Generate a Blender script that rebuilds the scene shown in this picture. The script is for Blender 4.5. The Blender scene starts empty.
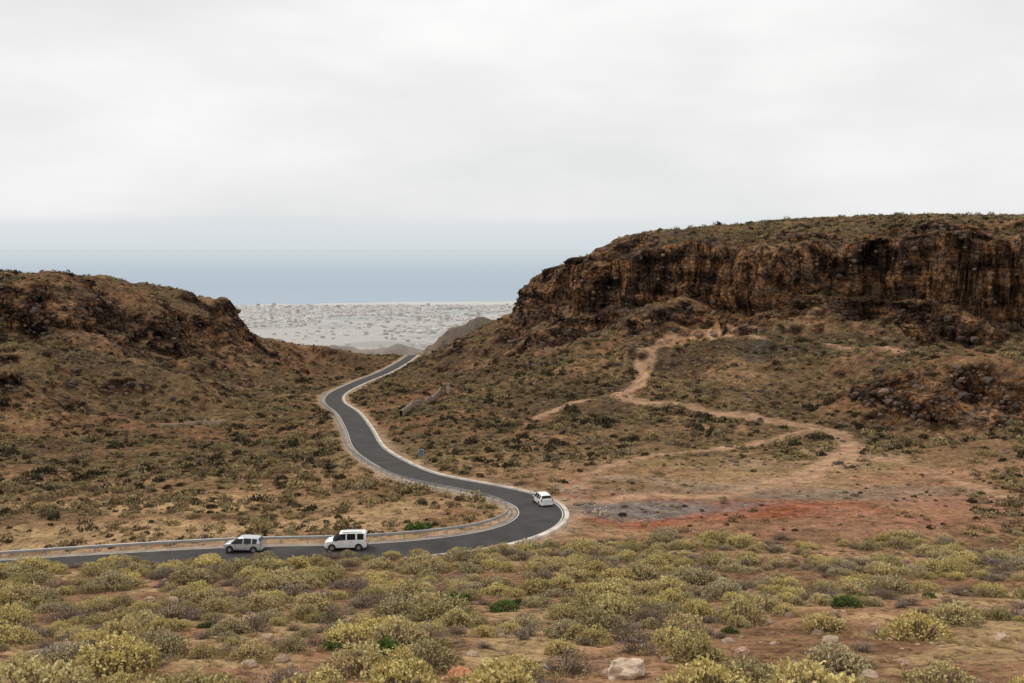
import bpy, math, random
import numpy as np
from mathutils import Vector, Matrix
random.seed(7); rng=np.random.default_rng(7)
scene=bpy.context.scene
F=995.0; P=math.atan(93.5/F); CP,SP=math.cos(P),math.sin(P)
def ray(u,v):
    a=(u-512)/F; b=(341.5-v)/F
    dy=CP+b*SP; dz=-SP+b*CP
    return a/dy, dz/dy
def pix(u,v,y):
    a,s=ray(u,v); return (a*y,y,s*y)
def sst(a,b,x):
    t=np.clip((x-a)/(b-a),0,1); return t*t*(3-2*t)
# ---------- noise ----------
def _h(ix,iy,seed):
    h=(ix.astype(np.int64)*374761393+iy.astype(np.int64)*668265263+seed*1442695041)&0xffffffff
    h=((h^(h>>13))*1274126177)&0xffffffff
    h=(h^(h>>16))&0xffff
    return h/65535.0
def vn(x,y,seed=0):
    fx=np.floor(x);fy=np.floor(y);tx=x-fx;ty=y-fy
    tx=tx*tx*(3-2*tx);ty=ty*ty*(3-2*ty)
    a=_h(fx,fy,seed);b=_h(fx+1,fy,seed);c=_h(fx,fy+1,seed);d=_h(fx+1,fy+1,seed)
    return (a*(1-tx)+b*tx)*(1-ty)+(c*(1-tx)+d*tx)*ty
def fbm(x,y,sc,o=4,seed=0,ridge=False):
    t=0;amp=1;tot=0;x=x/sc;y=y/sc
    for i in range(o):
        n=vn(x,y,seed+i*17)
        n=(1-abs(2*n-1)) if ridge else n
        t=t+n*amp;tot+=amp;amp*=.5
        x,y=(x*1.6-y*1.2)+5.3,(x*1.2+y*1.6)+1.7
    return t/tot
# ---------- control points: image pixels with estimated depths ----------
roadpts=[(-350,586,114),(-150,576,108),(-60,570,105),(0,565,103),(120,559,101),(239,554,100),(344,549,99),(430,543,101),(493,536,105),(530,527,111),(543,514,119),(531,502,127),(500,492,134),(460,485,141),(420,476,150),(390,463,166),(368,448,188),(359,430,218),(348,413,255),(334,402,295),(338,393,335),(360,382,385),(385,372,440),(403,362,500),(413,355,560)]
C=list(roadpts)
for u in (-250,50,350,650,950,1250):
    C+=[(u,683,30),(u,640,42),(u,600,60),(u,575,78),(u,1000,9),(u,800,18)]
for u in (600,780,960,1150): C+=[(u,550,97)]
base_=[(1060,340,248),(1020,337,252),(960,320,262),(880,302,278),(800,302,290),(740,320,292),(700,308,305),(620,305,330),(560,307,360),(525,314,390)]
top_=[(1060,232,260),(1020,232,264),(960,234,274),(880,238,289),(800,245,302),(740,242,314),(700,240,324),(640,246,341),(600,261,350),(560,270,370),(535,288,392)]
C+=base_+top_
C+=[(1060,226,276),(1020,225,282),(960,225,293),(880,228,306),(800,233,320),(740,232,332),(690,236,340)]
C+=[(-250,590,100),(620,520,118),(620,490,140),(750,520,116),(900,520,112),(1050,520,108),(700,480,150),(850,480,150),(1000,500,130),(1150,510,120),
(800,455,172),(850,430,192),(1000,470,150),(1000,440,170),(1100,450,160),
(880,428,198),(880,380,206),(960,432,185),(960,378,194),(1030,437,175),(1030,378,186),(1150,430,170),(1150,378,183),
(880,350,245),(980,345,232),(1100,345,225),
(1150,335,240),(1150,235,255),
(1150,218,345),(1040,218,345),(960,217,350),(900,217,350),(850,220,355),(760,223,362),(700,231,370),(650,238,378),(605,258,388),
(1040,228,480),(900,228,480),(760,235,480),(650,248,460),(600,278,440),(560,290,430),(530,304,425),(515,314,435),
(530,335,520),(515,350,540),(600,310,560),(700,280,620),(900,270,700),(1100,270,700),
(640,400,225),(640,350,272),(740,400,222),(740,350,262),(820,400,215),(820,350,255),(560,440,190),(560,400,235),(560,350,305),(600,325,318),
(500,460,172),(500,430,203),(500,400,245),(500,360,325),(500,330,385),(440,430,207),(440,400,270),(440,374,355),(460,352,415),(425,359,470),(470,335,440),(495,323,430),
(440,356,480),(450,370,580),(480,350,560),
(420,520,115),(300,520,118),(150,520,118),(0,525,118),(-150,530,120),(420,500,128),(300,500,135),(150,500,140),(0,505,138),
(350,475,158),(300,460,180),(200,460,185),(100,465,180),(0,465,175),(-200,465,170),(300,430,230),(300,405,290),(200,430,225),(200,415,258),(100,430,215),(0,430,205),
(0,400,225),(0,350,265),(0,314,290),(0,291,296),(0,280,345),(100,400,250),(100,350,300),(100,322,322),(100,299,330),(100,285,380),(165,297,405),(60,280,350),
(150,350,335),(170,330,362),(160,306,371),(213,305,425),(232,324,440),(200,380,310),(200,350,370),(260,390,340),(260,360,430),(290,344,520),(330,355,570),(370,362,620),
(310,377,430),(350,372,500),(-200,278,340),(-200,294,290),(-200,314,280),(-200,350,260),(-200,400,215),
(0,300,500),(100,310,520),(180,320,500),(235,345,560),(290,365,640),(370,382,750),(-200,300,520),(400,377,650),(450,384,700),(510,375,700)]
pw=np.array([pix(*c) for c in C]); 
r_=np.hypot(pw[:,0],pw[:,1]); K=np.stack([np.arctan2(pw[:,0],pw[:,1]),np.log(r_)],1); S=pw[:,2]/r_
c2=.013**2
def phi(A,B): 
    d=(A[:,None,0]-B[None,:,0])**2+(A[:,None,1]-B[None,:,1])**2
    return np.sqrt(d+np.float32(c2))
NC=len(K); M=np.zeros((NC+3,NC+3)); M[:NC,:NC]=phi(K,K)
M[:NC,NC]=1;M[:NC,NC+1:]=K;M[NC,:NC]=1;M[NC+1:,:NC]=K.T
W=np.linalg.lstsq(M,np.concatenate([S,np.zeros(3)]),rcond=None)[0]
def rbf(x,y):
    sh=x.shape;x=x.ravel();y=y.ravel();out=np.empty(len(x))
    Kf=K.astype(np.float32)
    for i in range(0,len(x),40000):
        xx=x[i:i+40000];yy=y[i:i+40000]
        r=np.maximum(np.hypot(xx,yy),3.0)
        q=np.stack([np.clip(np.arctan2(xx,yy),-.95,.95),np.log(np.minimum(r,900))],1)
        ph=phi(q.astype(np.float32),Kf)
        out[i:i+40000]=(ph@W[:NC]+W[NC]+q@W[NC+1:])*r
    return out.reshape(sh)
def line3(pts):
    p=np.array([pix(*q) for q in pts]);th=np.arctan2(p[:,0],p[:,1]);o=np.argsort(th);return th[o],p[o,2],np.hypot(p[o,0],p[o,1])
BT,BZ,BR=line3(base_);TT,TZ,TR=line3(top_)
# ---------- road centreline ----------
rp=np.array([pix(*c) for c in roadpts])
def catmull(p,m=40):
    p=np.vstack([2*p[0]-p[1],p,2*p[-1]-p[-2]]);o=[]
    for i in range(1,len(p)-2):
        a,b,c,d=p[i-1:i+3]
        for t in np.arange(m)/m:
            o.append(.5*((2*b)+(-a+c)*t+(2*a-5*b+4*c-d)*t*t+(-a+3*b-3*c+d)*t**3))
    o.append(p[-2]);return np.array(o)
def resample(p,step):
    d=np.concatenate([[0],np.cumsum(np.linalg.norm(np.diff(p[:,:2],axis=0),axis=1))])
    t=np.arange(0,d[-1],step);return np.stack([np.interp(t,d,p[:,k]) for k in range(3)],1)
RC=resample(catmull(rp),1.0)
for _ in range(3):
    for k in (0,1,2):
        w=np.ones(7 if k<2 else 25);w/=w.sum();h=len(w)//2
        q=np.pad(RC[:,k],h,mode='reflect',reflect_type='odd');RC[:,k]=np.convolve(q,w,'valid')
RT=np.gradient(RC,axis=0);RT/=np.linalg.norm(RT[:,:2],axis=1)[:,None]
RN=np.stack([-RT[:,1],RT[:,0]],1) # left-hand normal (inner side)
def roadinfo(x,y):
    sh=x.shape;x=x.ravel();y=y.ravel()
    D=np.full(len(x),1e3);Z=np.zeros(len(x))
    idx=np.where((x<60)&(x>-170)&(y>75)&(y<620))[0]
    cx=RC[:,0].astype(np.float32);cy=RC[:,1].astype(np.float32)
    for i in range(0,len(idx),20000):
        j=idx[i:i+20000];xx=x[j].astype(np.float32);yy=y[j].astype(np.float32)
        d=(xx[:,None]-cx)**2+(yy[:,None]-cy)**2
        k=d.argmin(1);dx=x[j]-RC[k,0];dy=y[j]-RC[k,1]
        al=dx*RT[k,0]+dy*RT[k,1]
        dist=np.sqrt(d[np.arange(len(j)),k]);la=dx*RN[k,0]+dy*RN[k,1]
        D[j]=np.where(abs(al)<2,la,dist*np.sign(la));Z[j]=RC[k,2]+np.clip(al,-2,2)*RT[k,2]
    return D.reshape(sh),Z.reshape(sh)
def height_full(x,y):
    x=np.asarray(x,float);y=np.asarray(y,float)
    D,Z=roadinfo(x,y);r=np.hypot(x,y);aD=abs(D);th=np.arctan2(x,y)
    near=sst(6,40,aD)
    wa=sst(170,280,r)*(1-sst(600,900,r))*near
    rt=np.interp(th,TT,TR)
    top=1-.8*sst(rt,rt+25,r)*sst(.0,.04,th)
    wx=(fbm(x,y,24,4,3)-.5)*24*wa;wy=(fbm(x,y,20,4,9)-.5)*32*wa*(.5+.5*top)
    z=rbf(x+wx,y+wy)
    zb=np.interp(th,BT,BZ);zt=np.interp(th,TT,TZ);mk=sst(.008,.03,th)*sst(225,240,r)*(1-sst(430,460,r))
    t=(z-zb)/(zt-zb);off=(fbm(x,y,17,3,131)-.5)*.9
    tc=np.clip(t,0,1);t2=np.clip((tc-.5-off*tc*(1-tc)*4*.5)*3.0+.5,0,1)
    z=np.where((t>0)&(t<1),z+mk*(zt-zb)*.8*(t2-tc),z)
    far=np.interp(r,[650,1000,2000,3300,7000,7500,9500],[-105,-170,-305,-380,-394,-402,-440])
    far+=(fbm(x,y,500,4,5)-.5)*40*(1-sst(2500,3800,r))*sst(650,900,r)+(fbm(x,y,700,3,8)-.5)*10*sst(3800,4500,r)
    rg=fbm(x,y,55,5,6,True)-.6
    top1=np.minimum(-122+(x+107)*.5,-95)+rg*30
    far=np.maximum(far,top1-abs(y-1300)*.45-np.maximum(-107-x,0)*.2)
    rg2=fbm(x,y,220,5,16,True)-.6
    far=np.maximum(far,-230+rg2*95-abs(y-2350)*.3-np.maximum(x+300,0)*.12-np.maximum(-800-x,0)*.3)
    t=sst(640,900,r);z=z*(1-t)+far*t
    g=fbm(x,y,36,5,21,True);z=z+(g-.68)*8.5*wa*top
    z=z+(fbm(x,y,9,3,31)-.5)*(.7+2.6*wa*top)*sst(4,10,aD)*(1-sst(900,1200,r))
    z=z+(fbm(x,y,1.6,2,41)-.5)*.22*sst(4,7,aD)*(1-sst(300,600,r))
    z=np.where(r<25,np.minimum(z,-2.0),z)
    m=1-sst(4.4,10,aD);z=z*(1-m)+(Z-.14)*m
    return z,D,r,wa
# ---------- terrain grid ----------
rows=[6.0]
while rows[-1]<9500:
    q=rows[-1];rows.append(q+(max(.22,min(.005*q,.75 if q<430 else 1.4)) if q<640 else min(.02*(q-590),.011*q)))
rows=np.array(rows)
cols=np.concatenate([np.linspace(-1.6,-.63,50),np.linspace(-.62,.62,880),np.linspace(.63,1.6,50)])
A,R=np.meshgrid(cols,rows);X=A*R;Y=R-20
Zt,D,r,wa=height_full(X,Y)
def gsamp(G,x,y):
    x=np.asarray(x,float);y=np.asarray(y,float)
    yy=y+20;fr=np.interp(yy,rows,np.arange(len(rows)));fc=np.interp(x/yy,cols,np.arange(len(cols)))
    i=np.minimum(fr.astype(int),len(rows)-2);j=np.minimum(fc.astype(int),len(cols)-2);a=fr-i;b=fc-j
    return (G[i,j]*(1-b)+G[i,j+1]*b)*(1-a)+(G[i+1,j]*(1-b)+G[i+1,j+1]*b)*a
def height(x,y): return gsamp(Zt,x,y)
def hit(u,v):
    a,s=ray(u,v);ys=np.geomspace(22,1200,1600);h=height(a*ys,ys)
    k=np.where(s*ys<h)[0]
    k=k[0] if len(k) else len(ys)-1
    return np.array([a*ys[k],ys[k],h[k]])
# ---------- material helpers ----------
def mat(name):
    m=bpy.data.materials.new(name);m.use_nodes=True;nt=m.node_tree
    return m,nt,nt.nodes['Principled BSDF']
class N:
    def __init__(s,nt): s.nt=nt
    def new(s,t,**k):
        n=s.nt.nodes.new(t)
        for a,b in k.items(): setattr(n,a,b)
        return n
    def link(s,a,b): s.nt.links.new(a,b)
    def noise(s,vec,scale,detail=4,rough=.55):
        n=s.new('ShaderNodeTexNoise');n.inputs['Scale'].default_value=scale;n.inputs['Detail'].default_value=detail;n.inputs['Roughness'].default_value=rough
        if vec is not None: s.link(vec,n.inputs['Vector'])
        return n.outputs['Fac']
    def ramp(s,f,stops):
        r=s.new('ShaderNodeValToRGB');e=r.color_ramp.elements
        while len(e)<len(stops): e.new(.5)
        for i,(p,c) in enumerate(stops):
            e[i].position=p;e[i].color=(c[0],c[1],c[2],1) if hasattr(c,'__len__') else (c,c,c,1)
        s.link(f,r.inputs[0]);return r.outputs[0]
    def mix(s,f,a,b,mode='MIX'):
        m=s.new('ShaderNodeMix',data_type='RGBA',blend_type=mode)
        for sock,val in ((m.inputs[0],f),(m.inputs[6],a),(m.inputs[7],b)):
            if isinstance(val,bpy.types.NodeSocket): s.link(val,sock)
            elif hasattr(val,'__len__'): sock.default_value=(*val,1)
            else: sock.default_value=val
        return m.outputs[2]
    def math(s,op,a,b=None,c=None):
        m=s.new('ShaderNodeMath',operation=op)
        for i,val in enumerate((a,b,c)):
            if val is None: continue
            if isinstance(val,bpy.types.NodeSocket): s.link(val,m.inputs[i])
            else: m.inputs[i].default_value=val
        return m.outputs[0]
    def mapping(s,vec,sc):
        mp=s.new('ShaderNodeMapping');mp.inputs['Scale'].default_value=sc;s.link(vec,mp.inputs[0]);return mp.outputs[0]
def simple(name,col,rough=.8,metal=0,var=.25,scale=3,spec=.3,coat=0):
    m,nt,b=mat(name);n=N(nt);tc=n.new('ShaderNodeTexCoord').outputs['Object']
    f=n.noise(tc,scale,5);lo=[c*(1-var) for c in col];hi=[min(1,c*(1+var)) for c in col]
    n.link(n.ramp(f,[(.3,lo),(.7,hi)]),b.inputs['Base Color'])
    b.inputs['Roughness'].default_value=rough;b.inputs['Metallic'].default_value=metal
    b.inputs['Specular IOR Level'].default_value=spec;b.inputs['Coat Weight'].default_value=coat
    return m
def addobj(name,me,parent=None):
    o=bpy.data.objects.new(name,me);scene.collection.objects.link(o)
    if parent: o.parent=parent
    return o
def gridmesh(name,V,nr,nc):
    me=bpy.data.meshes.new(name);me.vertices.add(nr*nc);me.vertices.foreach_set('co',V.astype(np.float32).ravel())
    i=np.arange((nr-1)*(nc-1));r=i//(nc-1);c=i%(nc-1);a=r*nc+c
    f=np.stack([a,a+1,a+nc+1,a+nc],1).astype(np.int32)
    me.loops.add(f.size);me.loops.foreach_set('vertex_index',f.ravel())
    me.polygons.add(len(f));me.polygons.foreach_set('loop_start',np.arange(0,f.size,4,dtype=np.int32))
    me.update(calc_edges=True);return me
# ---------- terrain relief on rock + colours ----------
V=np.stack([X,Y,Zt],-1)
def normals(V):
    du=np.gradient(V,axis=1);dv=np.gradient(V,axis=0);nn=np.cross(du,dv);return nn/(np.linalg.norm(nn,axis=-1,keepdims=True)+1e-9)
nn=normals(V)
steep=1-abs(nn[...,2])
rock=sst(.14,.28,steep+(fbm(X,Y,6,3,77)-.5)*.14)*sst(168,185,r)*(1-sst(1800,2600,r))*sst(8,20,abs(D))
sm=rock.copy()
for ax in (0,1):
    for _ in range(2): sm=(np.roll(sm,1,ax)+sm+np.roll(sm,-1,ax))/3
al=X*.92+Y*.38
dsp=(fbm(al,Zt*.35,12,5,501,True)-.6)*14+(fbm(al*.25,Zt*1.0,3.2,3,511)-.5)*5.0+(fbm(al,Zt,2.4,3,521)-.5)*3.4
hn=nn.copy();hn[...,2]*=.12
V=V+hn*(dsp*sm*sst(170,210,r)*(1-sst(600,700,r)))[...,None]
def colmix(a,b,t): return a*(1-t[...,None])+b*t[...,None]
c=lambda *v: np.array(v,float)
f1=fbm(X,Y,14,4,51);f2=fbm(X,Y,45,3,52);f3=fbm(X,Y,5,3,53)
fore=colmix(c(.35,.20,.115),c(.24,.135,.078),sst(.35,.65,f1));fore=colmix(fore,c(.40,.275,.145),sst(.5,.72,f3))
mid=colmix(c(.29,.175,.095),c(.19,.12,.066),sst(.4,.62,f1));mid=colmix(mid,c(.39,.265,.135),sst(.57,.77,f2))
hill=colmix(c(.195,.106,.058),c(.140,.092,.050),sst(.4,.6,f2));hill=colmix(hill,c(.27,.16,.086),sst(.54,.75,f1))
hill=colmix(hill,c(.070,.048,.034),sst(.48,.70,fbm(X,Y,20,4,54))*.75)
zone=colmix(fore,mid,sst(95,120,Y+(f1-.5)*20));zone=colmix(zone,hill,sst(160,215,r+(f2-.5)*60))
def blob(u,v,rad,col,st,asp=1.0,sd=60,nz=2.4):
    global zone
    p=hit(u,v);d=np.hypot((X-p[0])/asp,Y-p[1])/rad+(fbm(X,Y,8,5,sd)-.5)*nz
    zone=colmix(zone,c(*col),(1-sst(.45,1.2,d))*st)
blob(760,500,22,(.35,.195,.115),.8,2.2);blob(690,512,9,(.30,.088,.048),.85,2.6,61);blob(800,510,7,(.32,.105,.058),.8,2.8,62);blob(900,520,9,(.35,.17,.11),.8,3,63)
blob(625,520,7,(.29,.115,.068),.75,1.3,64);blob(740,487,9,(.35,.255,.18),.8,2.6,66);blob(820,455,11,(.36,.235,.145),.85,1.2,67);blob(850,495,8,(.21,.16,.125),.6,2.5,167)
blob(652,510,7,(.205,.185,.17),.9,2.0,65,1.5);blob(900,497,5,(.24,.19,.15),.7,2.5,168)
blob(960,505,9,(.35,.185,.12),.8,1.6,68);blob(180,505,9,(.50,.33,.17),.85,2.4,69);blob(260,528,6,(.50,.33,.18),.8,4,70);blob(90,535,4,(.45,.305,.16),.8,5,71)
blob(740,322,8,(.40,.21,.10),.9,2,72);blob(440,505,5,(.39,.265,.14),.7,3,73);blob(590,470,8,(.28,.165,.095),.6,2,74)
blob(780,345,10,(.055,.045,.038),.85,1.4,81);blob(640,300,16,(.08,.066,.056),.85,1.5,82)
trails=[[(560,503),(640,497),(720,495),(800,478),(845,455),(842,438),(815,428),(740,416),(690,408),(640,402),(622,396),(640,380),(646,362),(665,345),(700,335),(755,330)],
 [(622,398),(590,400),(560,408),(535,420)],[(845,455),(900,462),(950,480),(1010,498)],[(560,503),(600,470),(660,455),(730,448),(815,430)],[(700,335),(760,338),(830,345),(900,352)]]
PAs=[resample(catmull(np.array([hit(*q) for q in tr]),20),1.5) for tr in trails]
def pdist(x,y):
    o=np.full(x.shape,99.)
    mk=(y>100)&(y<330)&(x>-5)&(x<130);xx=x[mk];yy=y[mk];b=np.empty(len(xx))
    PA=np.vstack([np.column_stack([p[:,:2],np.full(len(p),0 if k==0 else 1.1)]) for k,p in enumerate(PAs)])
    for i in range(0,len(xx),40000): b[i:i+40000]=(np.sqrt((xx[i:i+40000,None]-PA[:,0])**2+(yy[i:i+40000,None]-PA[:,1])**2)+PA[:,2]).min(1)
    o[mk]=b;return o
PD=pdist(X,Y);pm=(1-sst(1.5,3.1,PD+(f3-.5)*2.6))*(.75+.25*sst(.35,.6,f1))
zone=colmix(zone,c(.40,.25,.155),pm*.9)
vg=1-sst(3.9,7.0,abs(D)+(f3-.5)*4);zone=colmix(zone,c(.41,.29,.19),vg*.6)
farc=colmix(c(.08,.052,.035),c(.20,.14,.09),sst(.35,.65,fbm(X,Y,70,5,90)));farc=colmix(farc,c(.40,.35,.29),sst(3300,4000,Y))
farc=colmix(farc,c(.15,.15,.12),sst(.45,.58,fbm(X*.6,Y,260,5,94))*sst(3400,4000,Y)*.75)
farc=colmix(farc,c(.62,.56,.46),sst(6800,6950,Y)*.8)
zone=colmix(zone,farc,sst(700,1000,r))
hz=(1-np.exp(-np.maximum(r-700,0)/5200))*.88  # weight of the distance haze painted into the ground colour
rock=rock*(1-.4*sst(900,1200,r))
veg=1-np.clip(pm+vg,0,1)
def area(u,v,yy,rad,asp,sd):
    p=pix(u,v,yy);return 1-sst(.4,1.2,np.hypot((X-p[0])/asp,Y-p[1])/rad+(fbm(X,Y+Zt,9,4,sd)-.5)*1.6)
rust=np.clip(area(790,270,300,17,1.7,401)+area(1000,290,262,10,1.2,402)*.8+area(600,285,350,10,1.5,403)*.6+area(940,395,196,7,2,404)*.6,0,1)
me=gridmesh('terrain',V,len(rows),len(cols))
ca=me.attributes.new('zone','FLOAT_COLOR','POINT');ca.data.foreach_set('color',np.concatenate([zone.reshape(-1,3),np.ones((zone.size//3,1))],1).astype(np.float32).ravel())
for nm,ar in (('rock',rock),('painted_haze',hz),('veg',veg),('rust',rust)):
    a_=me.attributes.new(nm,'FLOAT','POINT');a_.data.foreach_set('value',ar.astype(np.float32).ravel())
terrain=addobj('terrain_ground',me)
m,nt,b=mat('terrain_mat');n=N(nt)
pos=n.new('ShaderNodeNewGeometry').outputs['Position']
def attr(nm,o='Fac'): return n.new('ShaderNodeAttribute',attribute_name=nm).outputs[o]
z_=attr('zone','Color');rk=attr('rock');hzv=attr('painted_haze');vgv=attr('veg');rus=attr('rust')
nb=n.ramp(n.noise(pos,.45,5,.68),[(.3,.5),(.5,1.0),(.72,1.55)])
col=n.mix(1.0,z_,nb,'MULTIPLY')
nc=n.ramp(n.noise(pos,4,3,.75),[(.3,.5),(.5,1.),(.7,1.5)])
col=n.mix(.85,col,nc,'MULTIPLY')
st=n.ramp(n.noise(pos,.9,4,.7),[(.54,0),(.64,1)])
col=n.mix(n.math('MULTIPLY',n.math('MULTIPLY',st,vgv),.45),col,(.32,.225,.11))
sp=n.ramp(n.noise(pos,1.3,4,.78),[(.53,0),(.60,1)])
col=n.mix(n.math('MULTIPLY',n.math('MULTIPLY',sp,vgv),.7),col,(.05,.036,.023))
pb=n.new('ShaderNodeTexVoronoi');pb.inputs['Scale'].default_value=4.5;n.link(pos,pb.inputs['Vector'])
peb=n.ramp(pb.outputs['Distance'],[(.10,1),(.2,0)])
sepc=n.new('ShaderNodeSeparateColor');n.link(pb.outputs['Color'],sepc.inputs[0])
col=n.mix(n.math('MULTIPLY',peb,.5),col,n.mix(sepc.outputs[0],(.12,.08,.06),(.48,.38,.30)))
mpv=n.mapping(pos,(1,1,1.5))
r1=n.math('ADD',n.noise(mpv,.10,5,.65),n.math('MULTIPLY',rus,.075))
rc=n.ramp(r1,[(.36,(.035,.026,.021)),(.45,(.095,.060,.042)),(.52,(.18,.105,.066)),(.57,(.42,.21,.095)),(.62,(.31,.20,.125)),(.72,(.17,.11,.075))])  # noise darks in rock colour, here and below, paint in cleft shade
r2=n.ramp(n.noise(mpv,1.0,5,.8),[(.38,.15),(.5,.95),(.64,1.9)])
rc=n.mix(1.0,rc,r2,'MULTIPLY')
crk=n.ramp(n.noise(n.mapping(pos,(.55,.55,.13)),1.0,4,.6),[(.42,.2),(.49,1.0),(.7,1.2)])
rc=n.mix(.85,rc,crk,'MULTIPLY')
strt=n.ramp(n.noise(n.mapping(pos,(.05,.05,.55)),1.0,4,.6),[(.40,.35),(.5,1.0),(.64,1.35)])
rc=n.mix(.7,rc,strt,'MULTIPLY')
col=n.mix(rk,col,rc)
col=n.mix(hzv,col,(.50,.535,.56))  # aerial haze mixed into the base colour by distance
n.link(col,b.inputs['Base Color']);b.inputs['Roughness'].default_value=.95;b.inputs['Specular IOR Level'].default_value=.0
bp=n.new('ShaderNodeBump');bp.inputs['Strength'].default_value=1.0;bp.inputs['Distance'].default_value=.3
hsum=n.math('MULTIPLY',n.noise(mpv,.9,6,.75),n.math('ADD',n.math('MULTIPLY',rk,9.0),1.6))
n.link(hsum,bp.inputs['Height']);n.link(bp.outputs[0],b.inputs['Normal'])
me.materials.append(m)
# ---------- sea ----------
me=bpy.data.meshes.new('sea');Bg=260000
me.from_pydata([(-Bg,6500,-400),(Bg,6500,-400),(Bg,Bg,-400),(-Bg,Bg,-400)],[],[(0,1,2,3)])
sea=addobj('sea_water',me);m,nt,b=mat('sea_mat');n=N(nt)
pos=n.new('ShaderNodeNewGeometry').outputs['Position']
sx=n.new('ShaderNodeSeparateXYZ');n.link(pos,sx.inputs[0])
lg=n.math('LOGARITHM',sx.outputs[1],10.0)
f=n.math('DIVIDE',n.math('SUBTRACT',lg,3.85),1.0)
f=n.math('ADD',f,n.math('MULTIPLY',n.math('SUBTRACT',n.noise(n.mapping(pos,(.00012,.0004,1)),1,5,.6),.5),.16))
cc=n.ramp(f,[(0,(.36,.43,.50)),(.15,(.345,.42,.50)),(.4,(.375,.45,.52)),(.7,(.43,.495,.55)),(1,(.47,.525,.57))])  # paler with distance: haze is put into the water colour
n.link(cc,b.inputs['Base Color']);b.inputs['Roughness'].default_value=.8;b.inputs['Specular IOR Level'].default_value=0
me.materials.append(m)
# ---------- distant town ----------
def boxes(name,cx,cy,cz,sx,sy,sz,rot,mt,vals):
    base=np.array([[-1,-1,0],[1,-1,0],[1,1,0],[-1,1,0],[-1,-1,1],[1,-1,1],[1,1,1],[-1,1,1]],float)
    nB=len(cx);v=base[None]*np.stack([sx/2,sy/2,sz],1)[:,None]
    cr,sr=np.cos(rot)[:,None],np.sin(rot)[:,None]
    vx=v[...,0]*cr-v[...,1]*sr+cx[:,None];vy=v[...,0]*sr+v[...,1]*cr+cy[:,None];vz=v[...,2]+cz[:,None]
    f0=np.array([[0,1,5,4],[1,2,6,5],[2,3,7,6],[3,0,4,7],[4,5,6,7]])
    f=(f0[None]+8*np.arange(nB)[:,None,None]).reshape(-1,4).tolist()
    me=bpy.data.meshes.new(name);me.from_pydata(np.stack([vx,vy,vz],-1).reshape(-1,3).tolist(),[],f)
    a=me.attributes.new('val','FLOAT','FACE');a.data.foreach_set('value',np.repeat(vals,5).astype(np.float32))
    me.materials.append(mt);return addobj(name,me)
nb_=22000;yy=3700+3100*rng.random(nb_)**.75;uu=rng.uniform(150,620,nb_);xx=(uu-512)/F*yy
yy=np.where(rng.random(nb_)<.6,np.round(yy/85)*85+rng.normal(0,6,nb_),yy)
dn=fbm(xx,yy,420,4,201)+(yy-5300)/14000
k=(dn>.46)|(rng.random(nb_)<.05);xx=xx[k];yy=yy[k];nb_=len(xx)
m,nt,b=mat('town_mat');n=N(nt)
n.link(n.ramp(n.new('ShaderNodeAttribute',attribute_name='val').outputs['Fac'],[(0,(.40,.36,.32)),(.5,(.60,.585,.56)),(1,(.78,.78,.77))]),b.inputs['Base Color']);b.inputs['Roughness'].default_value=.9
boxes('distant_town_buildings',xx,yy,height(xx,yy)-2,rng.uniform(8,24,nb_),rng.uniform(8,14,nb_),rng.uniform(6,12,nb_)*(1+(rng.random(nb_)>.98)*1.5),rng.uniform(-.3,.3,nb_),m,rng.random(nb_))
# ---------- road ----------
asph,nt,b=mat('asphalt');n=N(nt);pos=n.new('ShaderNodeNewGeometry').outputs['Position']
cl=n.ramp(n.noise(pos,.35,5,.6),[(.3,(.041,.038,.038)),(.7,(.072,.067,.064))])
cl=n.mix(.6,cl,n.ramp(n.noise(pos,14,3,.7),[(.3,.6),(.7,1.4)]),'MULTIPLY')
n.link(cl,b.inputs['Base Color']);b.inputs['Roughness'].default_value=.9;b.inputs['Specular IOR Level'].default_value=.12
white=simple('road_paint',(.6,.6,.58),.7,var=.25,scale=.6)
conc=simple('concrete_verge',(.52,.45,.38),.9,var=.4,scale=.5)
grav=simple('gravel_verge',(.30,.235,.175),.95,var=.35,scale=.7)
road=bpy.data.objects.new('road',None);scene.collection.objects.link(road)
def ribbon(name,o0,o1,dz0,dz1,mt,i0=0,i1=None,parent=road):
    P_=RC[i0:i1];Nn=RN[i0:i1];a=P_.copy();bb=P_.copy()
    a[:,:2]+=Nn*o0;bb[:,:2]+=Nn*o1;a[:,2]+=dz0;bb[:,2]+=dz1
    me=gridmesh(name,np.stack([bb,a],1),len(P_),2);me.materials.append(mt);return addobj(name,me,parent)
HW=2.9
ribbon('asphalt',-HW,HW,0.02,0.02,asph)
ribbon('edge_line_outer',-2.75,-2.63,.026,.026,white);ribbon('edge_line_inner',2.63,2.75,.026,.026,white)
ribbon('kerb_face',-HW-.03,-HW,.12,.02,conc);ribbon('kerb_top',-3.45,-HW-.03,.11,.12,conc);ribbon('kerb_back',-3.65,-3.45,-.25,.11,conc)
ribbon('inner_verge',HW,3.7,.018,-.0,grav);ribbon('inner_verge_slope',3.7,4.5,.0,-.25,grav)
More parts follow.
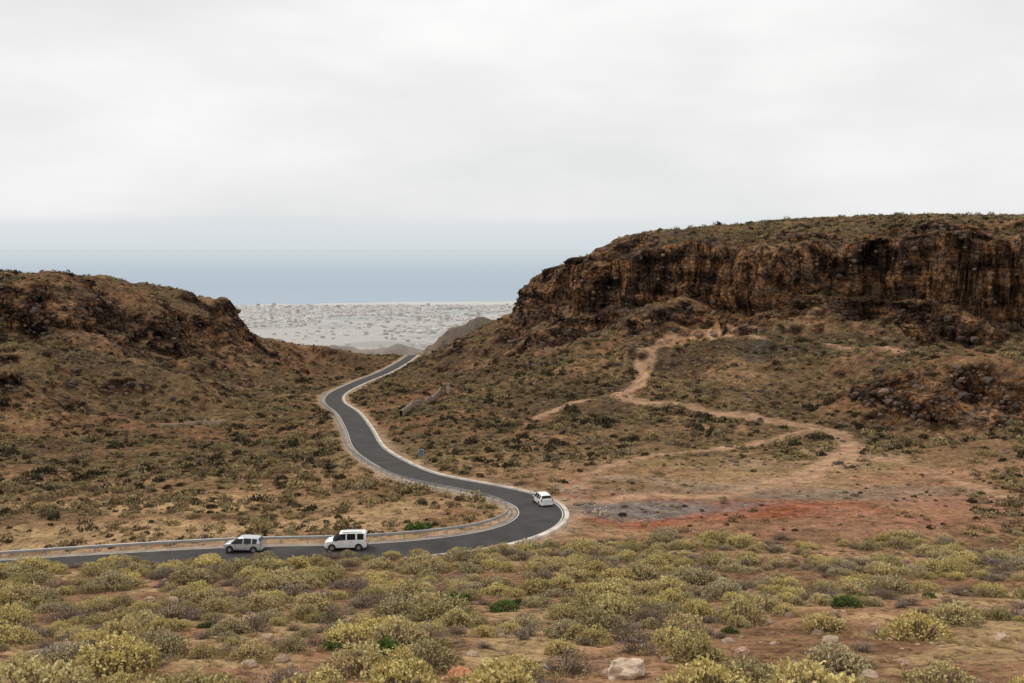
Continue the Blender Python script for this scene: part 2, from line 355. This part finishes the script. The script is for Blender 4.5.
# ---------- guard rail ----------
steel=simple('galvanised_steel',(.42,.42,.41),.5,metal=.35,var=.2,scale=1.0)
gr=bpy.data.objects.new('guard_rail',None);scene.collection.objects.link(gr)
iend=int(np.argmin(np.hypot(RC[:,0]-pix(338,393,335)[0],RC[:,1]-335)))
prof=[(3.90,.42),(3.83,.47),(3.90,.57),(3.83,.67),(3.90,.74)]
rowsP=[]
for o,zz in prof:
    p=RC[:iend].copy();p[:,:2]+=RN[:iend]*o;p[:,2]+=zz;rowsP.append(p)
me=gridmesh('rail',np.stack(rowsP,1),iend,len(prof));me.materials.append(steel)
ro=addobj('rail_beam',me,gr);ro.modifiers.new('s','SOLIDIFY').thickness=.02
ii=np.arange(0,iend,3);px=RC[ii,0]+RN[ii,0]*4.0;py=RC[ii,1]+RN[ii,1]*4.0
o=boxes('rail_posts',px,py,RC[ii,2]-.3,np.full(len(ii),.12),np.full(len(ii),.12),np.full(len(ii),1.0),np.arctan2(RT[ii,1],RT[ii,0]),steel,rng.random(len(ii)));o.parent=gr
# ---------- shrubs ----------
def leafmesh(name,tips,lv,ll,lw,hgt,lobes,mt,stems=0,inner=.3,up=0.3,stemw=.02):
    g=np.random.default_rng(sum(map(ord,name)))
    L=g.normal(size=(lobes,3));L[:,2]=abs(L[:,2])*.8;L/=np.linalg.norm(L,axis=1)[:,None]
    vs=[];fs=[];tint=[]
    for i in range(tips):
        d=g.normal(size=3);d[2]=abs(d[2])*.95+.02 if g.random()<.93 else d[2]*.2;d/=np.linalg.norm(d)
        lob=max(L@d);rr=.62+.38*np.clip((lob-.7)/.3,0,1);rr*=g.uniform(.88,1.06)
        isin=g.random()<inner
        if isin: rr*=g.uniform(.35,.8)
        p=d*rr*np.array([1,1,hgt]);p[2]=max(p[2],.02)
        if stems and i%stems==0:
            sd=np.cross(d,g.normal(size=3));sd/=np.linalg.norm(sd)+1e-6;q=len(vs);s0=np.array([p[0]*.12,p[1]*.12,-.02])
            md=(s0+p)/2+np.array([0,0,-.06])+g.normal(size=3)*.02
            for pp,w in ((s0,stemw),(md,stemw*.7),(p,stemw*.4)): vs+=[pp-sd*w,pp+sd*w];tint+=[-1,-1]
            fs+=[(q,q+1,q+3,q+2),(q+2,q+3,q+5,q+4)]
        for j in range(lv):
            ld=d*1.0+g.normal(size=3)*.75+np.array([0,0,up]);ld/=np.linalg.norm(ld)
            sd=np.cross(ld,g.normal(size=3));sd/=np.linalg.norm(sd)+1e-6
            l=ll*g.uniform(.6,1.3);w=lw*g.uniform(.7,1.2);b0=p+g.normal(size=3)*ll*.35;q=len(vs)
            vs+=[b0-ld*l*.3,b0+sd*w+ld*l*.2,b0+ld*l*.7,b0-sd*w+ld*l*.2]
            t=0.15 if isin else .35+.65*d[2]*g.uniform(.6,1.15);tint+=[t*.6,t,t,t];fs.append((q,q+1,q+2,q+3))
    me=bpy.data.meshes.new(name);me.from_pydata([tuple(v) for v in vs],[],fs)
    a=me.attributes.new('tint','FLOAT','POINT');a.data.foreach_set('value',np.array(tint,np.float32))
    me.materials.append(mt);return me
def grassmesh(name,nbl,mt,h=1.0):
    g=np.random.default_rng(nbl);vs=[];fs=[];tint=[]
    for i in range(nbl):
        a=g.uniform(0,6.28);r0=g.uniform(0,.45);b0=np.array([math.cos(a)*r0,math.sin(a)*r0,-.02])
        ln=np.array([math.cos(a)*g.uniform(.1,.7),math.sin(a)*g.uniform(.1,.7),g.uniform(.5,1)*h])
        sd=np.array([-math.sin(a+g.normal()),math.cos(a+g.normal()),0])*.028;q=len(vs)
        vs+=[b0-sd,b0+sd,b0+ln*.6+sd*.8,b0+ln+np.array([0,0,-.1]),b0+ln*.6-sd*.8];fs.append((q,q+1,q+2,q+3,q+4));tint+=[.1,.1,.6,1,.6]
    me=bpy.data.meshes.new(name);me.from_pydata([tuple(v) for v in vs],[],fs)
    a=me.attributes.new('tint','FLOAT','POINT');a.data.foreach_set('value',np.array(tint,np.float32));me.materials.append(mt);return me
def leafmat(name,inner,cols_,stem=(.16,.12,.08)):
    m,nt,b=mat(name);n=N(nt);oi=n.new('ShaderNodeObjectInfo').outputs['Random']
    t=n.new('ShaderNodeAttribute',attribute_name='tint').outputs['Fac']
    k=len(cols_);out=n.ramp(oi,[(i/(k-1) if k>1 else 0,c_) for i,c_ in enumerate(cols_)])
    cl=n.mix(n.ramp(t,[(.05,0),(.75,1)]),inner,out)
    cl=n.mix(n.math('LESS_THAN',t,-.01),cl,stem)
    n.link(cl,b.inputs['Base Color']);b.inputs['Roughness'].default_value=.85;b.inputs['Specular IOR Level'].default_value=.1
    return m
mA=leafmat('euphorbia_leaf',(.17,.125,.06),[(.58,.47,.20),(.68,.57,.22),(.42,.36,.20),(.60,.48,.25),(.72,.61,.24),(.50,.43,.28),(.38,.33,.16),(.56,.46,.18)])
mB=leafmat('dry_twig',(.14,.105,.085),[(.34,.27,.21),(.44,.39,.34),(.24,.18,.14),(.40,.33,.27),(.36,.235,.16)])
mG=leafmat('green_leaf',(.035,.05,.018),[(.10,.15,.035),(.14,.20,.05),(.07,.11,.03)])
mS=leafmat('straw',(.26,.17,.09),[(.54,.40,.21),(.46,.34,.18),(.60,.46,.26)])
mF=leafmat('hill_shrub_leaf',(.09,.064,.036),[(.21,.16,.08),(.36,.28,.13),(.44,.35,.165),(.13,.105,.056),(.25,.175,.115),(.40,.33,.15),(.32,.27,.18)])
mD=leafmat('dark_shrub_leaf',(.020,.018,.012),[(.058,.052,.03),(.095,.076,.042),(.04,.038,.022)])
def scatter(name,me,x,y,sc,sink=.03,zz=None):
    x=np.asarray(x,float);y=np.asarray(y,float);sc=np.asarray(sc,float)
    if zz is None: zz=height(x,y)
    zz=zz-sink*sc;nB=len(x);rot=rng.uniform(0,6.28,nB)
    q=np.array([[-.5,-.5],[.5,-.5],[.5,.5],[-.5,.5]]);cr,sr=np.cos(rot)[:,None],np.sin(rot)[:,None]
    tl=rng.normal(0,.08,(2,nB))
    vx=(q[:,0]*cr-q[:,1]*sr)*sc[:,None];vy=(q[:,0]*sr+q[:,1]*cr)*sc[:,None]
    vz=zz[:,None]+vx*tl[0][:,None]+vy*tl[1][:,None]
    v=np.stack([vx+x[:,None],vy+y[:,None],vz],-1).reshape(-1,3)
    m2=bpy.data.meshes.new(name);m2.from_pydata(v.tolist(),[],np.arange(4*nB).reshape(-1,4).tolist())
    o=addobj(name,m2);o.instance_type='FACES';o.use_instance_faces_scale=True;o.show_instancer_for_render=False;o.show_instancer_for_viewport=False
    ch=addobj('plant',me,o);return o
def jgrid(y0,y1,spf,amax=.62,extra=8):
    xs=[];ys=[];y=y0
    while y<y1:
        sp=spf(y);w=amax*y+extra;nx=int(2*w/sp);xs.append(np.linspace(-w,w,nx)+rng.uniform(-.5,.5,nx)*sp);ys.append(y+rng.uniform(-.5,.5,nx)*sp);y+=sp
    return np.concatenate(xs),np.concatenate(ys)
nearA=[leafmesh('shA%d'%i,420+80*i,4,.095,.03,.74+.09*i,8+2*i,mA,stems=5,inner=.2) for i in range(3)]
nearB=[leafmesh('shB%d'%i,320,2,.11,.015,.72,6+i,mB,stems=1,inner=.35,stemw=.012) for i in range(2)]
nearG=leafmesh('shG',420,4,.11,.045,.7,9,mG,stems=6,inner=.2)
farS=[leafmesh('fs%d'%i,60,2,.26,.12,.6+.12*i,4+i,mF,inner=.2) for i in range(4)]
farD=[leafmesh('fd%d'%i,80,2,.25,.12,.7,5+i,mD,inner=.2) for i in range(2)]
gm=grassmesh('straw_tuft',50,mS,.8)
bpos=[(627,677,1.2,(.52,.40,.30),3),(460,681,.8,(.44,.20,.095),5),(150,602,.6,(.38,.27,.18),6),(1003,640,.6,(.47,.35,.25),8),(268,640,.5,(.40,.28,.19),9),(742,655,.55,(.40,.27,.19),10),(905,668,.5,(.34,.22,.15),11)]
BP=np.array([hit(b_[0],b_[1]) for b_ in bpos])
greens=[(455,604,1.0),(503,612,.9),(519,606,.6),(330,622,.7),(385,655,.9),(845,607,.9),(862,601,.6),(930,598,.5),(730,633,.45),(418,530,1.5),(427,528,.9),(330,650,.5),(205,628,.4)]
GP=np.array([list(hit(q[0],q[1])[:2])+[q[2]] for q in greens])
def clear(x,y):
    k=np.ones(len(x),bool)
    for p,b_ in zip(BP,bpos): k&=~((abs(x-p[0])<b_[2]*1.1+.3)&(y<p[1]+1.2)&(y>p[1]-3.6*b_[2]-.5))
    for p in GP: k&=~((abs(x-p[0])<p[2]*1.0)&(y<p[1]+1.0)&(y>p[1]-4.2))
    return k
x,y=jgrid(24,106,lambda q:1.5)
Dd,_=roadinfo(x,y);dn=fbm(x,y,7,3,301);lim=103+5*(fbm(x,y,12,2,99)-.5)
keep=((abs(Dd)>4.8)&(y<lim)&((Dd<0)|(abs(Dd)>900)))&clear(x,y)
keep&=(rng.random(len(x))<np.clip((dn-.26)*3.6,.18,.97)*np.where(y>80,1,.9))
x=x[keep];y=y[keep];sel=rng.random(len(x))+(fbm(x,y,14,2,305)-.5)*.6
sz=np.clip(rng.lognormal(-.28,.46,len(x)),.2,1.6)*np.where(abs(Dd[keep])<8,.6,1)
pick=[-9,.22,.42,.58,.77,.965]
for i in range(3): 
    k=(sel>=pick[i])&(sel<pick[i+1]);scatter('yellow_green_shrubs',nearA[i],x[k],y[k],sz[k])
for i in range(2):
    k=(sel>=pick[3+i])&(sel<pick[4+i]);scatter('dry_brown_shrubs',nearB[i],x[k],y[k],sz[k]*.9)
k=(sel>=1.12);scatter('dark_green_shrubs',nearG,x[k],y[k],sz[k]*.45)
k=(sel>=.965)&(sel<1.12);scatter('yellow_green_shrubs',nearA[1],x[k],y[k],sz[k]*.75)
scatter('bright_green_shrubs',nearG,GP[:,0],GP[:,1],GP[:,2])
x,y=jgrid(24,150,lambda q:.95 if q<100 else 1.5);Dd,_=roadinfo(x,y);dn=fbm(x,y,5,3,311)
keep=(abs(Dd)>4.6)&(rng.random(len(x))<np.clip((dn-.38)*2.4,.08,.6));keep&=~((y>98)&(x>8)&(rng.random(len(x))<.9));x=x[keep];y=y[keep]
scatter('dry_grass',gm,x,y,rng.uniform(.18,.45,len(x)))
x,y=jgrid(104,560,lambda q:1.5 if q<330 else 2.2,amax=.6)
Dd,_=roadinfo(x,y);z0=height(x,y);rkm=gsamp(rock,x,y);pd=pdist(x,y);dn=fbm(x,y,13,4,321);rr=np.hypot(x,y)
flat=(x>8)&(y<168)&(y>98)&(x<.47*y)
dens=np.clip((dn-.25)*2.6,.14,.95);dens*=np.where(flat,.2,1)*np.where(pd<2.8,.02,1)*np.where(rkm>.35,.12,1)
dens*=np.where((y<150)&(x<0),.75,1)
keep=(abs(Dd)>5.2)&(rng.random(len(x))<dens)&((y>112)|(Dd>5.2)|(x>12))
x=x[keep];y=y[keep];z0=z0[keep];sel=rng.random(len(x));sz=np.clip(rng.lognormal(-.5,.45,len(x)),.2,1.7)*np.where(flat[keep],.6,1)
for i in range(4):
    k=(sel>=i*.18)&(sel<(i+1)*.18);scatter('hillside_shrubs',farS[i],x[k],y[k],sz[k],zz=z0[k])
for i in range(2):
    k=(sel>=.72+i*.14)&(sel<.86+i*.14);scatter('dark_hillside_shrubs',farD[i],x[k],y[k],sz[k]*np.where(y[k]<150,.75,1.0),zz=z0[k])
k=(rng.random(len(x))<.01)&(y>150);scatter('green_hillside_shrubs',farD[0],x[k]+1,y[k],sz[k]*1.6)
# ---------- rocks ----------
def rockmesh(name,seed,mt,sub=3,rough=.35):
    import bmesh
    from mathutils import noise
    bm=bmesh.new();bmesh.ops.create_icosphere(bm,subdivisions=sub,radius=.5)
    for v in bm.verts:
        d=v.co.normalized();k=1+rough*noise.noise(d*1.6+Vector((seed*3.1,0,0)))+.12*noise.noise(d*5+Vector((0,seed,0)))
        q=d*.5*k;q.x*=1.2;q.z*=.75
        q.x=max(min(q.x,.5),-.5);q.z=min(q.z,.32);v.co=q
    me=bpy.data.meshes.new(name);bm.to_mesh(me);bm.free();me.materials.append(mt);return me
def rockmat(nm,st):
    mr,nt,b=mat(nm);n=N(nt);tc=n.new('ShaderNodeTexCoord').outputs['Object'];oi=n.new('ShaderNodeObjectInfo').outputs['Random']
    n.link(n.mix(1.0,n.ramp(oi,st),n.ramp(n.noise(tc,5,4,.7),[(.3,.6),(.7,1.35)]),'MULTIPLY'),b.inputs['Base Color']);b.inputs['Roughness'].default_value=.95;return mr
mr=rockmat('rock_stone',[(0,(.16,.10,.07)),(.4,(.28,.19,.13)),(.7,(.38,.28,.2)),(1,(.12,.09,.08))])
mr2=rockmat('cliff_stone',[(0,(.045,.032,.026)),(.5,(.09,.06,.043)),(.8,(.14,.09,.06)),(1,(.20,.125,.08))])
rk_=[rockmesh('rk%d'%i,i+1,mr,2) for i in range(2)];rkd=rockmesh('rkd',7,mr2,2,.5)
for i in range(2):
    x,y=jgrid(25,200,lambda q:1.9 if q<100 else 3.2);Dd,_=roadinfo(x,y);k=(abs(Dd)>4.6)&(rng.random(len(x))<.5);x=x[k];y=y[k]
    scatter('scattered_stones',rk_[i],x,y,np.clip(rng.lognormal(-1.6,.6,len(x)),.08,.9),sink=.0)
cl_=[]
for u,v in [(560,489),(568,494),(575,488),(584,497),(592,503),(552,487),(598,512),(606,515),(578,505),(566,500),(590,492),(575,530),(583,512)]:
    for j in range(4):
        p=hit(u+rng.uniform(-7,7),v+rng.uniform(-2,2));cl_.append((p[0],p[1],rng.uniform(.35,1.1)))
cl_=np.array(cl_);D_,_=roadinfo(cl_[:,0],cl_[:,1]);cl_=cl_[abs(D_)>4.4];scatter('roadside_rocks',rk_[0],cl_[:,0],cl_[:,1],cl_[:,2],sink=0)
cand=np.argwhere((rock>.4)&(r<480)&(abs(X)<.6*Y));k=cand[rng.integers(0,len(cand),3800)]
q=V[k[:,0],k[:,1]];scatter('cliff_boulders',rkd,q[:,0],q[:,1],np.clip(rng.lognormal(-.3,.5,len(q)),.3,2.4),sink=.15,zz=q[:,2])
x,y=jgrid(160,460,lambda q:3.0,amax=.58);k=(rng.random(len(x))<.5)&(abs(roadinfo(x,y)[0])>8);x=x[k];y=y[k]
scatter('hillside_stones',rkd,x,y,np.clip(rng.lognormal(-.65,.55,len(x)),.2,2.0),sink=.05)
for (u,v,s,col_,seed),p in zip(bpos,BP):
    mm=simple('boulder_stone',col_,.95,var=.4,scale=4)
    me=rockmesh('boulder',seed,mm,4,.55);o=addobj('boulder',me);o.location=(p[0],p[1],p[2]+.16*s);o.scale=(s,s*.8,s*.95);o.rotation_euler=(0,.1,seed)
# ---------- walls, signs ----------
stone=simple('wall_stone',(.20,.15,.11),.95,var=.5,scale=1.2)
def wall(name,pts,h,w,mt):
    P_=[hit(*q) for q in pts];P_=resample(catmull(np.array(P_),12),1.0)
    z=height(P_[:,0],P_[:,1]);T=np.gradient(P_[:,:2],axis=0);T/=np.linalg.norm(T,axis=1)[:,None];Nn=np.stack([-T[:,1],T[:,0]],1)*w/2
    zt=np.convolve(np.pad(z,3,mode='edge'),np.ones(7)/7,'valid')+h+rng.normal(0,.05,len(z))
    ring=[np.column_stack([P_[:,:2]+Nn,z-.5]),np.column_stack([P_[:,:2]+Nn*.85,zt]),np.column_stack([P_[:,:2]-Nn*.85,zt]),np.column_stack([P_[:,:2]-Nn,z-.5])]
    me=gridmesh(name,np.stack(ring,1),len(z),4);me.materials.append(mt);return addobj(name,me)
wall('stone_wall',[(401,417),(420,405),(441,392)],1.6,.7,stone)
wall('stone_wall',[(160,428),(190,426),(226,424)],1.0,.6,simple('pale_wall',(.30,.22,.15),.9))
def boxo(name,parent,sx,sy,sz,loc,mt,bev=.01,rot=(0,0,0)):
    import bmesh
    bm=bmesh.new();bmesh.ops.create_cube(bm,size=1);bmesh.ops.scale(bm,vec=(sx,sy,sz),verts=bm.verts)
    if bev: bmesh.ops.bevel(bm,geom=bm.edges[:],offset=bev,segments=2,affect='EDGES',profile=.5)
    me=bpy.data.meshes.new(name);bm.to_mesh(me);bm.free();me.materials.append(mt);o=addobj(name,me,parent);o.location=loc;o.rotation_euler=rot;return o
def cyl(name,parent,r,h,loc,mt,rot=(0,0,0),seg=20,r2=None):
    import bmesh
    bm=bmesh.new();bmesh.ops.create_cone(bm,cap_ends=True,segments=seg,radius1=r,radius2=r if r2 is None else r2,depth=h)
    me=bpy.data.meshes.new(name);bm.to_mesh(me);bm.free();me.materials.append(mt);o=addobj(name,me,parent);o.location=loc;o.rotation_euler=rot;return o
def empty(name,loc,rz=0):
    o=bpy.data.objects.new(name,None);scene.collection.objects.link(o);o.location=loc;o.rotation_euler=(0,0,rz);return o
blue=simple('sign_back',(.12,.16,.22),.5,var=.1);wh=simple('sign_white',(.75,.75,.73),.5,var=.08);blk=simple('sign_black',(.03,.03,.03),.5)
sp_=pix(421,476,150);i=int(np.argmin(np.hypot(RC[:,0]-sp_[0],RC[:,1]-sp_[1])))-4
i=min(range(i-25,i+25),key=lambda k:abs((RC[k,0]-RN[k,0]*4.4)/(RC[k,1]-RN[k,1]*4.4)-ray(421,470)[0]))
e=empty('road_sign',(RC[i,0]-RN[i,0]*4.4,RC[i,1]-RN[i,1]*4.4,RC[i,2]-.2),.15)
cyl('post',e,.04,2.4,(0,0,1.2),steel);boxo('panel',e,.75,.04,1.1,(0,-.06,2.1),blue,.02);boxo('panel_border',e,.83,.02,1.18,(0,-.03,2.1),wh,.005)
for u,v in ((600,516),(606,514),(595,513)):
    p=hit(u,v);e=empty('marker_post',p);boxo('post',e,.16,.12,1.0,(0,0,.45),wh,.03);boxo('black_band',e,.17,.13,.18,(0,0,.75),blk,.01);boxo('reflector',e,.06,.02,.1,(0,-.07,.75),wh,.003)
p=hit(448,394);e=empty('stone_pillar',p);boxo('shaft',e,1.0,1.0,3.0,(0,0,1.4),simple('pillar_plaster',(.40,.33,.26),.9),.05);boxo('cap',e,1.25,1.25,.22,(0,0,3.0),stone,.04)
# ---------- vehicles ----------
glass,nt,b=mat('car_glass');b.inputs['Base Color'].default_value=(.012,.014,.016,1);b.inputs['Roughness'].default_value=.12;b.inputs['Specular IOR Level'].default_value=.35
rub=simple('tyre_rubber',(.02,.02,.02),.85);trim=simple('black_trim',(.03,.03,.032),.6);alloy=simple('wheel_alloy',(.45,.45,.46),.35,metal=.7,var=.05)
lampr=simple('tail_lamp',(.45,.02,.02),.3,var=.05);lampw=simple('head_lamp',(.45,.45,.47),.15,var=.05)
def paint(nm,c_,metal=0): return simple(nm,c_,.28,metal=metal,var=.03,coat=.6,spec=.5)
def vehicle(name,st,gl_side,gl_top,pt,wx,wr,loc,rz,rails=False):
    import bmesh
    e=empty(name,loc,rz);vs=[];fs=[];mi=[]
    for (x,zb,zs,zt,wb,wt) in st:
        h=[(0,zb),(wb*.86,zb),(wb,zb+.14),(wb*1.01,(zb+zs)/2),(wb*.96,zs),(wt,max(zs+.01,zt-.07)),(wt*.84,zt),(0,zt+.025)]
        vs+=[(x,a,b_) for a,b_ in h]+[(x,-a,b_) for a,b_ in h[1:-1][::-1]]
    m_=14
    for i in range(len(st)-1):
        for j in range(m_):
            a=i*m_+j;a2=i*m_+(j+1)%m_;fs.append((a,a2,a2+m_,a+m_))
            side=j in (4,9);top=j in (5,6,7,8)
            mi.append(1 if (side and i in gl_side) or (top and i in gl_top) else 0)
    fs.append(tuple(range(m_))[::-1]);mi.append(0);q=(len(st)-1)*m_;fs.append(tuple(q+j for j in range(m_)));mi.append(0)
    me=bpy.data.meshes.new('body');me.from_pydata(vs,[],fs);me.materials.append(pt);me.materials.append(glass)
    me.polygons.foreach_set('material_index',mi)
    bm=bmesh.new();bm.from_mesh(me);bmesh.ops.recalc_face_normals(bm,faces=bm.faces);bm.to_mesh(me);bm.free()
    bo=addobj('body',me,e);bv=bo.modifiers.new('b','BEVEL');bv.width=.025;bv.segments=2;bv.limit_method='ANGLE';bv.angle_limit=.5
    x0,x1=st[0][0],st[-1][0];W=max(s[4] for s in st)
    for k,wxx in enumerate(wx):
        for sgn in (-1,1):
            cyl('wheel_arch_%d'%(k*2+(sgn>0)),e,wr+.07,.1,(wxx,sgn*(W-.035),wr+.03),trim,(math.pi/2,0,0),28)
            cyl('wheel_%d'%(k*2+(sgn>0)),e,wr,.22,(wxx,sgn*(W-.08),wr),rub,(math.pi/2,0,0),28)
            cyl('hub_%d'%(k*2+(sgn>0)),e,wr*.62,.02,(wxx,sgn*(W+.035),wr),alloy,(math.pi/2,0,0),14)
    boxo('rear_bumper',e,.16,W*1.75,.22,(x0+.03,0,.42),trim if rails else pt,.05)
    boxo('front_bumper',e,.2,W*1.7,.24,(x1-.06,0,.40),trim if rails else pt,.06)
    boxo('grille',e,.05,.7,.12,(x1-.0,0,.62),trim,.02);boxo('number_plate',e,.02,.5,.11,(x0-.06,0,.5),wh,.004);boxo('front_plate',e,.02,.5,.11,(x1+.05,0,.42),wh,.004)
    for sgn in (-1,1):
        boxo('tail_lamp_%d'%(sgn>0),e,.1,.14,.34,(x0+.04,sgn*(W-.14),.98),lampr,.02)
        boxo('head_lamp_%d'%(sgn>0),e,.26,.26,.16,(x1-.2,sgn*(W-.22),.74),lampw,.05)
        boxo('mirror_%d'%(sgn>0),e,.12,.2,.16,(x1-1.25,sgn*(W+.08),1.1),trim,.04)
        boxo('sill_%d'%(sgn>0),e,(wx[1]-wx[0])*.72,.06,.1,((wx[0]+wx[1])/2,sgn*(W-.0),.30),trim,.02)
        for hx in (.35,-.6): boxo('door_handle_%d_%d'%(sgn>0,hx>0),e,.16,.03,.03,(hx,sgn*(W+.01),.95),trim,.008)
        for sx_ in (.62,-.42): boxo('door_seam_%d_%d'%(sgn>0,sx_>0),e,.012,.02,.55,(sx_,sgn*(W-.0),.68),trim,0)
        if rails: boxo('roof_rail_%d'%(sgn>0),e,2.0,.04,.05,(-.7,sgn*.58,st[4][3]+.05),trim,.015)
    return e
van=[(-2.19,.42,1.08,1.12,.80,.74),(-2.13,.28,1.12,1.66,.84,.70),(-2.0,.22,1.14,1.79,.87,.70),(-1.86,.22,1.15,1.81,.88,.70),(-1.2,.22,1.15,1.83,.88,.70),(-1.02,.22,1.14,1.83,.88,.70),(-.15,.22,1.12,1.83,.88,.70),(-.03,.22,1.12,1.83,.88,.70),(.62,.22,1.08,1.76,.88,.68),(1.32,.22,1.05,1.14,.87,.78),(1.85,.22,.96,1.01,.86,.72),(2.1,.25,.80,.86,.82,.66),(2.19,.34,.62,.66,.74,.58)]
suv=[(-2.05,.42,.95,1.0,.78,.70),(-1.98,.28,.98,1.15,.82,.66),(-1.72,.22,1.0,1.47,.86,.62),(-1.6,.22,1.0,1.51,.87,.62),(-1.1,.22,.98,1.55,.88,.63),(-1.0,.22,.98,1.55,.88,.63),(-.2,.22,.96,1.57,.88,.63),(-.1,.22,.96,1.57,.88,.63),(.45,.22,.95,1.50,.88,.62),(1.2,.22,.93,.99,.87,.74),(1.7,.22,.84,.90,.84,.68),(1.95,.25,.70,.76,.79,.6),(2.05,.34,.56,.60,.7,.52)]
def onroad(u):
    a=ray(u,545)[0];kk=np.where((RC[:,1]<112)&(abs(RC[:,0]/RC[:,1]-a)<.02))[0]
    return int(kk[np.argmin(abs(RC[kk,0]/RC[kk,1]-a))])
def place(i,off,rev):
    p=(RC[i,0]+RN[i,0]*off,RC[i,1]+RN[i,1]*off,RC[i,2]+.025);h=math.atan2(RT[i,1],RT[i,0])+(math.pi if rev else 0);return p,h
p,h=place(onroad(346),1.35,True);vehicle('white_van',van,(3,5,7,8),(0,8),paint('white_paint',(.80,.80,.79)),(-1.35,1.38),.33,p,h,True)
p,h=place(onroad(238),1.35,True);vehicle('silver_car',suv,(3,5,7,8),(1,8),paint('silver_paint',(.50,.52,.54),.3),(-1.27,1.27),.33,p,h)
i=min(range(100,320),key=lambda k:abs((RC[k,0]-RN[k,0]*1.1)/(RC[k,1]-RN[k,1]*1.1)-ray(543,508)[0])+(0 if 119<RC[k,1]<131 else 9))
p,h=place(i,-1.1,False);vehicle('white_car',suv,(3,5,7,8),(1,8),paint('white_paint2',(.80,.80,.79)),(-1.27,1.27),.33,p,h)
# ---------- world ----------
w=bpy.data.worlds.new('World');scene.world=w;w.use_nodes=True;nt=w.node_tree;n=N(nt);bg=nt.nodes['Background']
EL,AZ=math.radians(52),math.radians(-58)
sky=n.new('ShaderNodeTexSky',sky_type='NISHITA');sky.sun_disc=False;sky.sun_elevation=EL;sky.sun_rotation=AZ
tc=n.new('ShaderNodeTexCoord').outputs['Generated'];sx=n.new('ShaderNodeSeparateXYZ');n.link(tc,sx.inputs[0])
c1=n.noise(n.mapping(tc,(1,1,3.2)),2.3,6,.52)
cl=n.ramp(c1,[(.32,(7.8,7.78,7.8)),(.5,(8.9,8.83,8.75)),(.66,(10.0,9.93,9.8))])
zz=n.math('ADD',sx.outputs[2],n.math('MULTIPLY',n.math('SUBTRACT',n.noise(n.mapping(tc,(3,3,14)),1.5,3,.5),.5),.03))
hb=n.ramp(zz,[(.0,0),(.022,.1),(.034,.75),(.16,1)])
lowc=n.mix(n.ramp(sx.outputs[2],[(0,0),(.03,1)]),(6.7,7.3,7.75),(7.3,7.7,8.0))
cl=n.mix(hb,lowc,cl)
n.link(n.mix(.96,sky.outputs[0],cl),bg.inputs['Color']);bg.inputs['Strength'].default_value=.1
s=bpy.data.lights.new('sun','SUN');s.energy=1.9;s.angle=math.radians(10);s.color=(1,.91,.79);so=bpy.data.objects.new('sun',s);scene.collection.objects.link(so)
d=Vector((math.sin(AZ)*math.cos(EL),math.cos(AZ)*math.cos(EL),math.sin(EL)));so.rotation_euler=d.to_track_quat('Z','Y').to_euler()
# ---------- camera ----------
cam=bpy.data.cameras.new('camera');cam.sensor_width=36;cam.lens=F*36/1024;cam.clip_start=.5;cam.clip_end=600000
co=bpy.data.objects.new('camera',cam);scene.collection.objects.link(co);co.rotation_euler=(math.pi/2-P,0,0);scene.camera=co
scene.view_settings.view_transform='Standard';scene.view_settings.look='None';scene.view_settings.exposure=0
print('verts',V.size//3,'road',len(RC))
